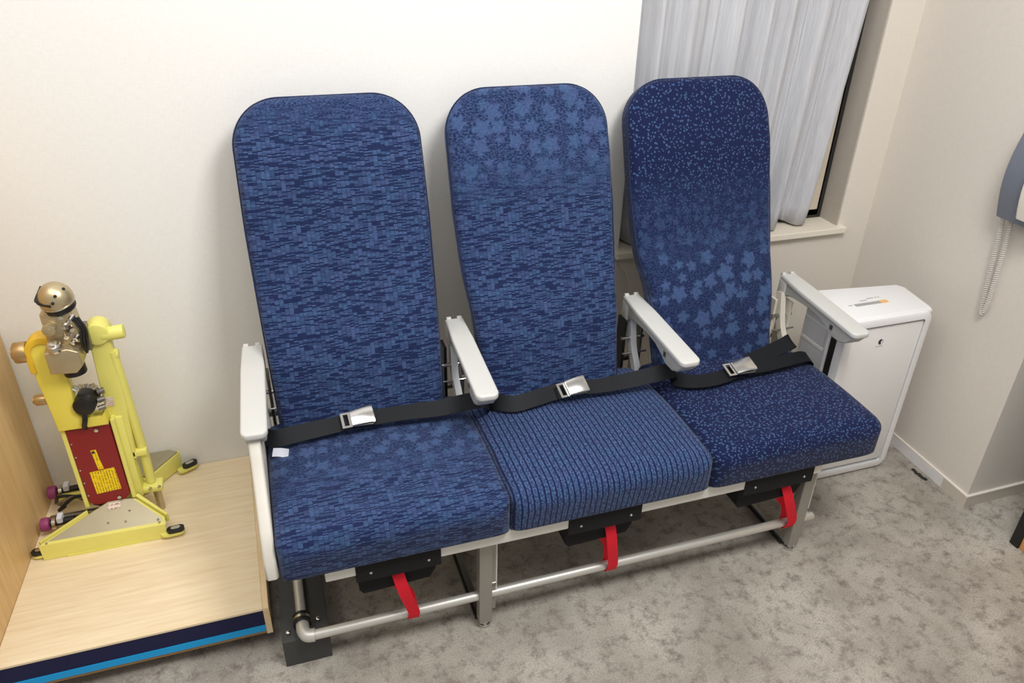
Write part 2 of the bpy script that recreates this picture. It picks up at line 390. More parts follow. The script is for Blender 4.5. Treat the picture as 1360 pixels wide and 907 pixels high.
# ---------------------------------------------------------------- wooden platform, divider panel
pf = empty('display_platform', 'low pale wooden display platform with navy and cyan front edge, left of the seats', 'platform', (-.32, -.3, 0))
def part(root, name, bm, m, smooth=False, ang=35, label=None, rel=None):
    off = Vector(root.location) if rel is None else rel
    bmesh.ops.translate(bm, verts=bm.verts, vec=-off)
    o = link(name, bm, m, root, smooth, ang)
    if label: o['label'] = label
    return o
part(pf, 'deck', prism(bmesh.new(), [(-.572, -.001), (-.600, -.5935), (-.052, -.5935), (-.062, -.001)], 'z', .1245, .130), M['birch'])
part(pf, 'end_board', prism(bmesh.new(), [(-.0615, -.001), (-.0515, -.594), (-.038, -.594), (-.048, -.001)], 'z', .046, .131, bev=.001, seg=1), M['birch_edge'])
part(pf, 'navy_fascia', bx(-.601, -.052, -.592, -.585, .076, .1243), M['navy'], label='navy carpeted strip on the front edge')
part(pf, 'cyan_fascia', bx(-.601, -.052, -.5935, -.585, .057, .076), M['cyan'], label='bright cyan line along the front edge')
part(pf, 'base_board', bx(-.60, -.040, -.590, -.008, .046, .0568), M['brown'])
part(pf, 'plinth', bx(-.57, -.09, -.45, -.008, 0, .046), M['brown'])
part(pf, 'deck_core', prism(bmesh.new(), [(-.571, -.008), (-.598, -.58), (-.066, -.58), (-.066, -.008)], 'z', .0568, .1245), M['brown'])
dp = link('divider_panel', prism(bmesh.new(), [(-.5725, -.003), (-.6015, -.60), (-.6215, -.60), (-.5925, -.003)], 'z', 0, 1.25, bev=.001, seg=1), M['panel'])
dp['label'] = 'tall tan wooden side panel standing at the left end of the platform'; dp['category'] = 'panel'

# ---------------------------------------------------------------- the triple aircraft seat
seat = empty('airline_seat_row', 'triple aircraft passenger seat row in blue patterned fabric with grey armrests', 'seat row', (.76, -.45, 0))
SO = Vector(seat.location)
F_ = {k: fabric(k, 'back' if k.endswith('back') else 'seat') for k in ('dashes_back', 'stars_over_dashes_back', 'dots_over_stars_back', 'stars_over_dashes_seat', 'cords_seat', 'dots_seat')}
F_['side'] = fabric('navy_side', 'back')
def superloop(W, y0, y1, z, r, n=7, bulge=0.0):
    """rounded rectangle cross-section at height z, half width W, front y0, rear y1"""
    pts = []
    for px, py in rrect(2 * W, y1 - y0, min(r, W * .95, (y1 - y0) * .49), n):
        y = py + (y0 + y1) / 2
        if py < 0: y += -bulge * (1 - (px / W) ** 2)
        px *= 1 - .03 * (py / (y1 - y0) + .5)
        pts.append((px, y, z))
    # extra points over the front for the gentle bulge
    out = []
    for i, p in enumerate(pts):
        q = pts[(i + 1) % len(pts)]; out.append(p)
        if abs(p[0] - q[0]) > W * .8:
            for k in range(1, 10):
                t = k / 10; x = p[0] + (q[0] - p[0]) * t; y = p[1] + (q[1] - p[1]) * t
                if (p[1] + q[1]) / 2 < (y0 + y1) / 2: y = (y0 - bulge * (1 - (x / W) ** 2))
                out.append((x, y, z))
    return out
def backrest(cx, wd, fab, label, z0=.428, y0=-.370, L=.791, tilt=-20.8, top=.0, taper=.12, dent=0.0):
    H = L; W = wd / 2; rc = .108; loops = []
    zs = [0, .004, .012, .025] + [.05 + .03 * i for i in range(20)] 
    zs = [z for z in zs if z < H - rc - .005] + [H - rc + rc * math.sin(R(a)) for a in range(0, 91, 6)]
    for z in zs:
        wz = W
        if z > H - rc: wz = W - rc + math.sqrt(max(0, rc * rc - (z - H + rc) ** 2))
        wz *= 1 - taper * max(0, 1 - z / .50) + .012 * math.sin(min(1, z / H) * math.pi)
        e = H - z; q = 0 if e > .022 else (.022 - math.sqrt(max(0, .022 ** 2 - (.022 - e) ** 2)))
        eb = 0 if z > .02 else (.02 - math.sqrt(max(0, .02 ** 2 - (.02 - z) ** 2))) * .8
        fr = -.014 * math.exp(-((z - .20) / .11) ** 2) - .012 * math.exp(-((z - .62) / .10) ** 2) + q + eb
        rear = .068 - q - eb
        dn = dent / (1 + math.exp((z - .29) / .03))
        loops.append([(px + (dn * (-px / W) if px < 0 else 0), py, pz) for px, py, pz in superloop(wz, fr, rear, z, .020, bulge=.006)])
    bm = loft(bmesh.new(), loops)
    o = link('backrest', bm, fab, seat, True, 60)
    o.location = Vector((cx, y0, z0)) - SO; o.rotation_euler = (R(tilt), 0, 0); o['label'] = label
    # piping where front cover meets the side gusset
    pts = []
    for z in zs[3:]:
        wz = W
        if z > H - rc: wz = W - rc + math.sqrt(max(0, rc * rc - (z - H + rc) ** 2))
        wz *= 1 - taper * max(0, 1 - z / .50) + .012 * math.sin(min(1, z / H) * math.pi)
        pts.append((wz - .0005, z, dent / (1 + math.exp((z - .29) / .03))))
    ring = [(-x + dn, .012, z) for x, z, dn in pts] + [(x, .012, z) for x, z, dn in pts[::-1]]
    ring = [(x, .012 , z - (.0005 if z > H - .01 else 0)) for x, y, z in ring]
    bm = tube(bmesh.new(), ring, .0022, 6)
    link('piping', bm, F_['side'], o, True, 80)
    # plastic rear shell
    bm = loft(bmesh.new(), [superloop(W * .76, .066, .074, z, .003) for z in (.03, .3, .6, H - .10)])
    s_ = link('rear_shell', bm, M['plastic_dk'], o)
    return o
backrest(.246, .425, F_['dashes_back'], 'backrest in blue brick-like dash pattern, left seat', taper=.06)
backrest(.736, .424, F_['stars_over_dashes_back'], 'backrest with pale blue stars fading into dashes, middle seat', taper=.10, dent=.012)
backrest(1.218, .424, F_['dots_over_stars_back'], 'navy backrest with light dots above star shapes, right seat', taper=.09, dent=.030)

def cushion(x0, x1, fab, label, y_back=-.30, y_front=-.752, z0=.335, ztop=.452, seedv=0):
    """side profile lofted along x with soft rounded ends"""
    cx = (x0 + x1) / 2; W = (x1 - x0) / 2; cy = (y_back + y_front) / 2; L = (y_back - y_front)
    prof = []   # (y, z) loop: bottom rear -> bottom front -> round nose -> top -> rear
    rb, rn = .022, .048
    prof += [(L / 2 - .02, 0), (0, 0), (-L / 2 + rb + .03, 0)]
    for k in range(7): a = R(270 - 15 * k); prof.append((-L / 2 + .010 + rb + rb * math.cos(a), rb + rb * math.sin(a)))
    h = ztop - z0
    for k in range(9): a = R(180 - 11.25 * k); prof.append((-L / 2 + rn + rn * math.cos(a), h - rn + rn * math.sin(a)))
    for k in range(1, 15):
        t = k / 15; y = -L / 2 + rn + (L - rn - .02) * t
        prof.append((y, h + .010 * math.sin(math.pi * min(1, t * 1.0)) - .012 * t))
    for k in range(5): a = R(90 - 22.5 * k); prof.append((L / 2 - .02 + .02 * math.cos(a), h - .012 - .02 + .02 * math.sin(a)))
    mc = (0, h / 2); loops = []
    es = [0, .001, .005, .012, .022, .036]
    xs = [-W + e for e in es] + [-W + .036 + (2 * W - .072) * k / 18 for k in range(1, 18)] + [W - e for e in es[::-1]]
    for x in xs:
        e = W - abs(x); ins = 0 if e >= .036 else .036 - math.sqrt(max(0, .036 ** 2 - (.036 - e) ** 2))
        crown = .007 * (1 - (x / W) ** 2)
        lp = []
        for (y, z) in prof:
            yy = max(-L / 2 + ins, min(L / 2 - ins, y)); 
            zz = z
            if z > h * .55: zz = z - ins * .6 + crown
            elif z < h * .3: zz = z + ins * .35
            lp.append((x, yy if abs(yy) < L / 2 - ins - 1e-6 else yy, zz))
        loops.append(lp)
    bm = loft(bmesh.new(), loops)
    o = link('seat_cushion', bm, fab, seat, True, 70)
    o.location = Vector((cx, cy, z0)) - SO; o['label'] = label
    return o
cushion(.008, .502, F_['stars_over_dashes_seat'], 'seat cushion with stars at the rear and dashes at the front, left seat')
cushion(.504, 1.004, F_['cords_seat'], 'corded lengthwise-striped blue seat cushion, middle seat')
cushion(1.006, 1.490, F_['dots_seat'], 'navy seat cushion sprinkled with small light dots, right seat')

# armrests
def armrest(cx, skew, name='armrest'):
    o = bpy.data.objects.new('armrest', None)
    # body: side profile, y forward negative from the hinge
    body = [(.0, -.008), (.0, -.062), (-.028, -.062), (-.040, -.050), (-.075, -.042), (-.15, -.034), (-.20, -.036), (-.235, -.046), (-.265, -.058), (-.30, -.056), (-.325, -.042), (-.340, -.022), (-.344, -.010)]
    b_ = link('armrest', prism(bmesh.new(), body, 'x', -.0215, .0215, bev=.004, seg=3), M['plastic_dk'], seat, True, 40)
    b_.location = Vector((cx + .006, -.214, .614)) - SO; b_.rotation_euler = (R(2.6), 0, skew)
    # pad: rounded plan, tapering slightly to the hinge
    plan = [(-.024, 0), (-.0275, -.10), (-.0275, -.322)]
    for k in range(7): a = R(180 + 15 * k); plan.append((-.0125 + .015 * math.cos(a), -.333 + .018 * math.sin(a)))
    for k in range(7): a = R(270 + 15 * k); plan.append((.0125 + .015 * math.cos(a), -.333 + .018 * math.sin(a)))
    plan += [(.0275, -.322), (.0275, -.10), (.024, 0)]
    bm = prism(bmesh.new(), plan, 'z', -.016, 0, bev=.005, seg=4)
    link('arm_pad', bm, M['plastic'], b_, True, 60)
    link('hinge_block', bx(-.0245, .0245, -.034, .002, -.062, -.012, bev=.004, seg=3), M['plastic'], b_, True)
    bm = bmesh.new()
    for s in (-1, 1): cyl(bm, (s * .014 - .006, .001, -.002), (s * .014 + .006, .001, -.002), .006, seg=16, bev=.001)
    link('hinge', bm, M['plastic'], b_, True)
    # small recess button on the inner side
    link('recline_button', bx(-.0235, -.0205, -.262, -.250, -.040, -.026, bev=.001), M['steel'], b_)
    return b_
for cx, sk in ((.0, -.03), (.504, -.03), (1.014, -.012), (1.529, -.04)): armrest(cx, sk)

# curved struts and the dark recline hardware between the backs
def strut(cx, full=True):
    pts = spline([(cx + .002, -.232, .565), (cx + .000, -.245, .52), (cx - .001, -.262, .47), (cx + .002, -.285, .425), (cx + .004, -.31, .37)], 8)
    bm = bmesh.new(); loops = []
    for i, p in enumerate(pts):
        t = (pts[min(i + 1, len(pts) - 1)] - pts[max(i - 1, 0)]).normalized(); n = t.cross(Vector((1, 0, 0))).normalized()
        loops.append([p + Vector((sx * .0085, 0, 0)) + n * sy * .012 for sx, sy in ((-1, -1), (1, -1), (1, 1), (-1, 1))])
    part(seat, 'arm_strut', loft(bm, loops), M['cream'] if cx > 1.4 else M['strut'])
    hw = part(seat, 'recline_mechanism', bx(cx - .026, cx - .018, -.25, -.205, .36, .55, bev=.001), M['cream'] if cx > 1.4 else M['black'])
    for q in (0,):
        bm = bx(cx + .016, cx + .023, -.27, -.215, .36, .545, bev=.001); part(hw, 'side_plate', bm, M['cream'] if cx > 1.4 else M['steel'], rel=SO)
    bm = cyl(bmesh.new(), (cx - .034, -.255, .500), (cx + .034, -.255, .500), .0055); part(hw, 'pin', bm, M['chrome'], True, rel=SO)
    bm = cyl(bmesh.new(), (cx - .036, -.275, .462), (cx + .036, -.275, .462), .0032); part(hw, 'pin', bm, M['chrome'], True, rel=SO)
    bm = cyl(bmesh.new(), (cx - .03, -.20, .40), (cx + .03, -.20, .40), .010); part(hw, 'pivot_tube', bm, M['steel'], True, rel=SO)
for cx in (.012, .498, 1.016, 1.508): strut(cx)

# end panels under the outer armrests
ep = [(-.71, .340), (-.735, .355), (-.73, .40), (-.69, .445), (-.63, .49), (-.575, .54), (-.545, .585), (-.50, .59), (-.44, .55), (-.36, .52), (-.26, .52), (-.24, .335)]
part(seat, 'end_panel', prism(bmesh.new(), ep, 'x', -.020, .006, bev=.006), M['end'], True, 50)

# under-seat frame: front beam, pans, rear beam, cross tube, legs
part(seat, 'front_beam', bx(.095, 1.345, -.722, -.69, .302, .337, bev=.002), M['beam'])
bm = bx(.085, 1.36, -.345, -.31, .285, .325, bev=.002); part(seat, 'rear_beam', bm, M['alu_paint'])
for x0, x1 in ((.03, .485), (.52, .99), (1.02, 1.47)):
    part(seat, 'seat_pan', bx(x0, x1, -.70, -.31, .325, .336), M['alu_paint'])
for x in (.43, 1.325):
    part(seat, 'spreader', prism(bmesh.new(), [(-.69, .302), (-.34, .302), (-.34, .27), (-.5, .285), (-.67, .28)], 'x', x + .006, x + .016), M['alu_paint'])
tub = [(1.402, -.677, .101), (.075, -.677, .101), (.045, -.674, .101), (.034, -.655, .101), (.033, -.62, .101), (.033, -.45, .101), (.033, -.36, .101)]
bm = cyl(bmesh.new(), (1.404, -.677, .101), (.052, -.677, .101), .0115, bev=.003)
bar = part(seat, 'baggage_bar', bm, M['alu'], True)
bm = tube(bmesh.new(), spline([(.056, -.677, .101), (.040, -.674, .101), (.032, -.660, .101), (.031, -.636, .101)], 6), .0150, 18); part(bar, 'elbow', bm, M['alu'], True, rel=SO)
bm = cyl(bmesh.new(), (.031, -.637, .101), (.031, -.34, .101), .0115); part(bar, 'return_tube', bm, M['alu'], True, rel=SO)
bm = cyl(bmesh.new(), (.031, -.640, .101), (.031, -.615, .101), .0205); part(bar, 'clamp', bm, M['black'], True, rel=SO)
bm = cyl(bmesh.new(), (.031, -.632, .101), (.031, -.625, .101), .0215); part(bar, 'clamp_ring', bm, M['chrome'], True, rel=SO)
for x, y in ((-.003, -.64), (.066, -.62), (.078, -.66)): part(bar, 'screw', sphere(bmesh.new(), (x, y, .087), .006, sz=.6), M['chrome'], True, rel=SO)

def leg(x, w_):
    lg = part(seat, 'front_leg', bx(x, x + w_, -.694, -.666, .018, .305, bev=.002), M['alu_paint'])
    part(lg, 'flange', bx(x + w_, x + w_ + .012, -.682, -.676, .05, .30), M['alu_paint'], rel=SO)
    part(lg, 'inner_strip', bx(x + w_ + .012, x + w_ + .015, -.682, -.66, .10, .27), M['beam'], rel=SO)
    bm = cyl(bmesh.new(), (x + w_ / 2, -.68, 0.0), (x + w_ / 2, -.68, .009), .015, bev=.002)
    cyl(bm, (x + w_ / 2, -.68, .009), (x + w_ / 2, -.68, .02), .010)
    part(lg, 'glide', bm, M['chrome'], True, rel=SO)
    bm = cyl(bmesh.new(), (x + w_ + .001, -.68, .135), (x + w_ + .012, -.68, .135), .006); part(lg, 'bolt', bm, M['steel'], True, rel=SO)
    tr = part(seat, 'track_rail', bx(x - .002, x + .020, -.664, -.27, .0, .014, bev=.002), M['steel'])
    part(tr, 'track_strip', bx(x - .0035, x + .002, -.664, -.27, .006, .018), M['black'], rel=SO)
    rl = part(seat, 'rear_leg', prism(bmesh.new(), [(-.30, .014), (-.335, .014), (-.345, .29), (-.315, .29)], 'x', x, x + .02, bev=.001, seg=1), M['alu_paint'])
    part(rl, 'brace', prism(bmesh.new(), [(-.33, .03), (-.335, .055), (-.64, .27), (-.65, .25)], 'x', x + .004, x + .012), M['alu_paint'], rel=SO)
leg(.441, .032)
leg(1.332, .032)

# black support block standing under the left end
blk = link('support_block', bx(-.018, .088, -.664, -.30, 0, .083, bev=.002), M['blackbox'])
blk['label'] = 'black base block on the carpet under the left end of the seat row'; blk['category'] = 'block'

# life-vest pouches with red pull straps
def pouch(x0, x1, xs, lean, zt=.300, zb=.218, both=False):
    w_ = x1 - x0
    pts = [(x0, zt), (x1, zt), (x1 - .006, zb + .03), (x1 - .02, zb + .006), (x0 + .012, zb), (x0 + .004, zb + .012)]
    p = part(seat, 'life_vest_pouch', prism(bmesh.new(), pts, 'y', -.700, -.50, bev=.004, seg=2), M['pouch'])
    part(p, 'flap', bx(x0 - .002, x1 + .002, -.7245, -.699, zt - .018, zt + .030, bev=.002), M['pouch'], rel=SO)
    for x in (x0 + .030, x1 - .026):
        bm = sphere(bmesh.new(), (x, -.7250, zt + .004), .0035, sy=.5, seg=12); part(p, 'rivet', bm, M['chrome'], True, rel=SO)
    yt, zt2, r = -.677, .101, .0135
    xa, xb = xs
    path = [(xa, -.69, .262), (xa + .001, -.706, .256), (xa + (xb - xa) * .4, -.709, .20), (xb, -.697, .125), (xb, -.692, .101), (xb, -.684, .087), (xb, -.673, .0865), (xb, -.664, .096), (xb, -.667, .118), (xb - (xb - xa) * .3, -.675, .17), (xa - .012, -.688, .232)]
    bm = ribbon(bmesh.new(), path, [(1, 0, -lean)] * 3 + [(1, 0, 0)] * 8, .027, .0015, 6)
    part(p, 'pull_strap', bm, M['red'], True, 60, label='red webbing pull strap looped round the front bar', rel=SO)
pouch(.160, .343, (.250, .281), .15)
pouch(.648, .832, (.764, .788), .05)
pouch(1.118, 1.318, (1.262, 1.318), .1)

# seat belts
def wd(tilt): return (0, math.cos(R(tilt)), math.sin(R(tilt)))
def buckle(root, loc, rot, s=1.0):
    bm = bmesh.new()
    plan = [(-.027, -.020), (.020, -.024), (.029, -.018), (.029, .018), (.020, .024), (-.027, .020)]
    prism(bm, plan, 'z', 0, .007, bev=.0025)
    o = link('buckle', bm, M['steel'], root, True, 40)
    o.location = Vector(loc) - SO; o.rotation_euler = rot; o.scale = (s, s, s)
    bm = bmesh.new()   # lift flap, curved upward
    lp = []
    for k in range(9):
        t = k / 8; x = -.027 + .052 * t; z = .0095 + .006 * math.sin(t * 1.9); h = .020 + .003 * t
        lp.append([(x, -h, z - .0025), (x, h, z - .0025), (x, h, z), (x, h * .8, z + .002), (x, -h * .8, z + .002), (x, -h, z)])
    f_ = link('lift_flap', loft(bm, lp), M['chrome'], root, True, 50)
    f_.location = o.location; f_.rotation_euler = rot; f_.scale = o.scale
    bm = bmesh.new()   # tongue: flat frame with a slot bar
    for a in ((-.050, -.044, -.020, .020), (-.033, -.027, -.020, .020), (-.044, -.033, -.020, -.015), (-.044, -.033, .015, .020)): box(bm, a[0], a[1], a[2], a[3], .002, .0045)
    g = link('tongue', bm, M['chrome'], root); g.location = o.location; g.rotation_euler = rot; g.scale = o.scale
    return o
def belt(name_label, path, tilts, bloc, brot, width=.041):
    bm = ribbon(bmesh.new(), path, [wd(t) for t in tilts], width, .002, 8)
    o = part(seat, 'seat_belt', bm, M['belt'], True, 50, label=name_label)
    return o
B1 = belt('black lap belt lying across the left seat', [(.010, -.372, .445), (.010, -.400, .474), (.030, -.428, .482), (.10, -.425, .485), (.20, -.418, .487), (.235, -.418, .488), (.33, -.420, .489), (.41, -.430, .492), (.47, -.440, .503), (.515, -.452, .512), (.535, -.440, .495), (.54, -.41, .46)],
          [50, 50, 48, 38, 28, 28, 28, 35, 50, 60, 60, 60], None, None)
buckle(B1, (.232, -.423, .495), (R(26), 0, R(3)), 1.0)
t_ = part(B1, 'white_tag', ribbon(bmesh.new(), [(.022, -.452, .462), (.038, -.458, .463), (.056, -.466, .462)], [wd(30), wd(35), wd(60)], .020, .001), M['white'], rel=SO, label='white care tag')
B2 = belt('black lap belt lying across the middle seat', [(.538, -.40, .455), (.560, -.425, .478), (.600, -.448, .480), (.65, -.446, .484), (.71, -.436, .486), (.765, -.436, .488), (.84, -.445, .489), (.91, -.447, .492), (.965, -.452, .500), (1.02, -.462, .512), (1.045, -.450, .500), (1.048, -.42, .465)],
          [50, 45, 42, 40, 38, 30, 30, 40, 48, 58, 58, 58], None, None)
buckle(B2, (.765, -.446, .497), (R(30), 0, R(8)), 1.0)
B3 = belt('black lap belt lying across the right seat', [(1.045, -.455, .478), (1.075, -.480, .480), (1.12, -.490, .481), (1.17, -.488, .484), (1.225, -.478, .488), (1.30, -.478, .487), (1.37, -.470, .486), (1.44, -.458, .482), (1.475, -.448, .462), (1.480, -.43, .43)],
          [25, 22, 20, 20, 18, 14, 12, 12, 20, 30], None, None)
buckle(B3, (1.228, -.483, .496), (R(16), 0, R(2)), 1.05)
part(B3, 'loose_end', ribbon(bmesh.new(), [(1.27, -.452, .492), (1.33, -.436, .495), (1.395, -.418, .500), (1.430, -.408, .505), (1.44, -.40, .497), (1.43, -.395, .485)], [wd(20)] * 6, .044, .002), M['belt'], True, 50, rel=SO)

# thin white cable on the wall between middle and right seat
cb = link('wall_cable', tube(bmesh.new(), spline([(1.083, -.003, .62), (1.088, -.004, .60), (1.105, -.004, .575), (1.118, -.004, .54), (1.122, -.004, .48), (1.122, -.004, .30), (1.122, -.004, .05)], 8), .0025, 8), M['cord'], None, True)
cb['label'] = 'thin white cable running down the wall below the window sill'; cb['category'] = 'cable'

# ---------------------------------------------------------------- air purifier
pu = empty('air_purifier', 'white upright air purifier standing in the corner beside the right seat', 'air purifier', (1.72, -.34, 0), 0)
def xr_(z): return 0
body = []
part(pu, 'housing', bx(1.585, 1.855, -.44, -.262, .006, .557, bev=.012, seg=3), M['purif_side'], True, 50, label='grey side housing')
# front shell: rim as a picture frame with rounded corners, slightly proud
def frame_mesh(x0, x1, z0, z1, t, r, ya, yb):
    bm = bmesh.new(); n = 8
    cx, cz = (x0 + x1) / 2, (z0 + z1) / 2
    outer = rrect(x1 - x0, z1 - z0, r, n); inner = rrect(x1 - x0 - 2 * t, z1 - z0 - 2 * t, max(r - t, .006), n)
    def L(pts, y, g=0): return [bm.verts.new((cx + px, y, cz + pz)) for px, pz in pts]
    sc = lambda pts, d: [(px - math.copysign(d, px), pz - math.copysign(d, pz)) for px, pz in pts]
    rings = [L(inner, ya + .004), L(inner, yb + .006), L(sc(inner, -.004), yb), L(sc(outer, .006), yb), L(sc(outer, .0015), yb + .003), L(outer, yb + .010), L(outer, ya)]
    m_ = len(outer)
    for a, b2 in zip(rings, rings[1:] + rings[:1]):
        for i in range(m_): bm.faces.new((a[i], a[(i + 1) % m_], b2[(i + 1) % m_], b2[i]))
    return bm
part(pu, 'front_rim', frame_mesh(1.572, 1.866, .004, .567, .020, .030, -.415, -.462), M['whitep'], True, 40)
fp = part(pu, 'front_panel', bx(1.583, 1.846, -.456, -.437, .035, .535, bev=.005), M['purif_front'], True, 40)
# slot between side housing and front panel
part(pu, 'air_slot', bx(1.5700, 1.576, -.430, -.408, .07, .50), M['black'], label='black air slot down the left edge')
part(pu, 'side_lip', bx(1.566, 1.588, -.407, -.398, .03, .535, bev=.002), M['whitep'])
part(pu, 'top_cover', prism(bmesh.new(), [(1.569, -.455), (1.862, -.455), (1.869, -.44), (1.890, -.315), (1.878, -.292), (1.612, -.258), (1.574, -.29)], 'z', .553, .570, bev=.006), M['whitep'], True, 40)
part(pu, 'side_grip', bx(1.5815, 1.590, -.375, -.275, .425, .437, bev=.002), M['whitep'])
part(pu, 'grip_recess', bx(1.5825, 1.588, -.372, -.272, .437, .500, bev=.001), M['purif_side'])
cp = part(pu, 'control_strip', bx(1.655, 1.760, -.385, -.372, .5695, .5712), M['btn'], label='grey control strip')
part(cp, 'orange_button', bx(1.742, 1.768, -.386, -.371, .5695, .5717), M['orange_btn'], rel=pu.location, label='pale orange button')
for x0, x1, y in ((1.688, 1.712, -.358), (1.718, 1.742, -.350), (1.747, 1.753, -.350), (1.757, 1.763, -.350), (1.635, 1.648, -.375)): part(cp, 'printed_mark', bx(x0, x1, y - .002, y + .002, .5695, .5706), M['greytxt'], rel=pu.location)
# round emblem: dark leaf-shaped disc with an open right side, tiny caption below
bm = bmesh.new()
pts = [(math.cos(R(a)) * .0075, math.sin(R(a)) * .0085) for a in range(60, 301, 15)] + [(.0005, -.003), (.0015, .002)]
prism(bm, [(1.704 + x, .486 + z) for x, z in pts], 'y', -.4572, -.4555)
em = part(fp, 'emblem', bm, M['ink'], rel=pu.location, label='small dark round emblem')
bm = bmesh.new()
arc = [(math.cos(R(a)) * .0085, math.sin(R(a)) * .009) for a in range(-40, 61, 12)] + [(math.cos(R(a)) * .0068, math.sin(R(a)) * .0073) for a in range(60, -41, -12)]
prism(bm, [(1.7045 + x, .486 + z) for x, z in arc], 'y', -.4570, -.4555)
for k in range(5): box(bm, 1.6915 + k * .0052, 1.6950 + k * .0052, -.4568, -.4555, .4705, .4725)
part(fp, 'caption', bm, M['greytxt'], rel=pu.location)
for x in (1.60, 1.83):
    for y in (-.42, -.26): part(pu, 'foot', bx(x, x + .02, y, y + .02, 0, .008), M['black'])

# ---------------------------------------------------------------- yellow machine on the platform
rb = empty('landing_gear_model', 'yellow legged machine with dark red front plate and metal head on the pale platform', 'machine', (-.40, -.19, .13))
RO = rb.location
def rp(name, bm, m, smooth=False, ang=35, label=None, par=None): return part(par or rb, name, bm, m, smooth, ang, label, rel=RO)
# front foot
def hull(pts):
    bm = bmesh.new()
    for p in pts: bm.verts.new(p)
    bmesh.ops.convex_hull(bm, input=bm.verts); return bm
ff = rp('front_foot', hull([(-.553, -.284, .131), (-.274, -.288, .131), (-.556, -.278, .173), (-.268, -.285, .173), (-.445, -.232, .2015), (-.392, -.205, .218), (-.336, -.212, .2140), (-.27, -.265, .180),
                            (-.45, -.20, .14), (-.30, -.20, .14)]), M['yellow'])
rp('cover_plate', hull([(-.548, -.2765, .1735), (-.275, -.283, .1735), (-.445, -.234, .2045), (-.393, -.209, .2200), (-.341, -.214, .2165), (-.277, -.268, .1835),
                        (-.548, -.2735, .171), (-.275, -.280, .171), (-.445, -.234, .2015), (-.393, -.209, .2170), (-.341, -.214, .2135), (-.277, -.268, .1805)]), M['plate'], par=ff, label='grey metal cover plate')
for p in ((-.538, -.2765, .176), (-.282, -.279, .178), (-.285, -.272, .182), (-.40, -.258, .188), (-.36, -.262, .1855), (-.35, -.240, .200)): rp('rivet', sphere(bmesh.new(), p, .0032, seg=10), M['chrome'], True, par=ff)
rp('notice', hull([(-.399, -.2165, .2165), (-.370, -.2165, .2165), (-.399, -.231, .2073), (-.370, -.231, .2073), (-.399, -.2160, .2145), (-.370, -.2160, .2145)]), M['label_white'], par=ff, label='small white label')
rp('sole', bx(-.50, -.33, -.2875, -.24, .130, .135), M['yellow'], par=ff)
rp('edge_rib', hull([(-.336, -.207, .220), (-.266, -.262, .184), (-.262, -.258, .184), (-.330, -.200, .220), (-.336, -.207, .20), (-.266, -.262, .16), (-.262, -.258, .16), (-.330, -.2, .20)]), M['yellow'], par=ff)
rp('edge_rib', hull([(-.445, -.228, .211), (-.552, -.272, .179), (-.556, -.268, .179), (-.448, -.220, .211), (-.445, -.228, .20), (-.552, -.272, .16), (-.556, -.268, .16), (-.448, -.22, .2)]), M['yellow'], par=ff)
def roller(x, y, z, ang, par):
    """little track: stadium loop with chrome centre on a yellow tab"""
    c, s = math.cos(ang), math.sin(ang)
    def T(px, py, pz): return (x + px * c - py * s, y + px * s + py * c, z + pz)
    st = [(math.cos(R(a)) * .011 + (.010 if abs(a) < 91 else -.010), math.sin(R(a)) * .011) for a in range(-90, 271, 15)]
    bm = bmesh.new(); loft(bm, [[T(px, py, zz) for px, py in st] for zz in (-.004, .004)]); o = rp('end_roller', bm, M['black'], True, 40, par=par)
    bm = bmesh.new(); st2 = [(px * .55, py * .5) for px, py in st]; loft(bm, [[T(px, py, zz) for px, py in st2] for zz in (.004, .0065)]); rp('end_roller', bm, M['chrome'], True, 40, par=par)
    bm = bmesh.new(); st3 = [(px * 1.35 + (.008 if x < -.4 else -.008), py * 1.08) for px, py in st]; loft(bm, [[T(px, py, zz) for px, py in st3] for zz in (-.012, -.005)]); rp('roller_tab', bm, M['yellow'], True, 40, par=par)
roller(-.248, -.286, .152, .05, ff)
roller(-.559, -.268, .148, .05, ff)
# rear foot, splayed towards the wall
rf = rp('rear_foot', hull([(-.33, -.098, .134), (-.247, -.006, .134), (-.33, -.098, .172), (-.243, -.008, .192), (-.345, -.004, .196), (-.27, -.003, .196), (-.42, -.06, .134), (-.42, -.06, .18), (-.44, -.10, .134), (-.44, -.1, .16)]), M['yellow'])
rp('cover_plate', hull([(-.325, -.086, .183), (-.248, -.012, .195), (-.345, -.004, .199), (-.268, -.004, .199), (-.325, -.086, .180), (-.248, -.012, .191), (-.345, -.004, .195), (-.268, -.004, .195), (-.40, -.05, .19), (-.40, -.05, .185)]), M['plate'], par=rf, label='grey metal cover plate')
roller(-.222, -.021, .152, .5, rf)
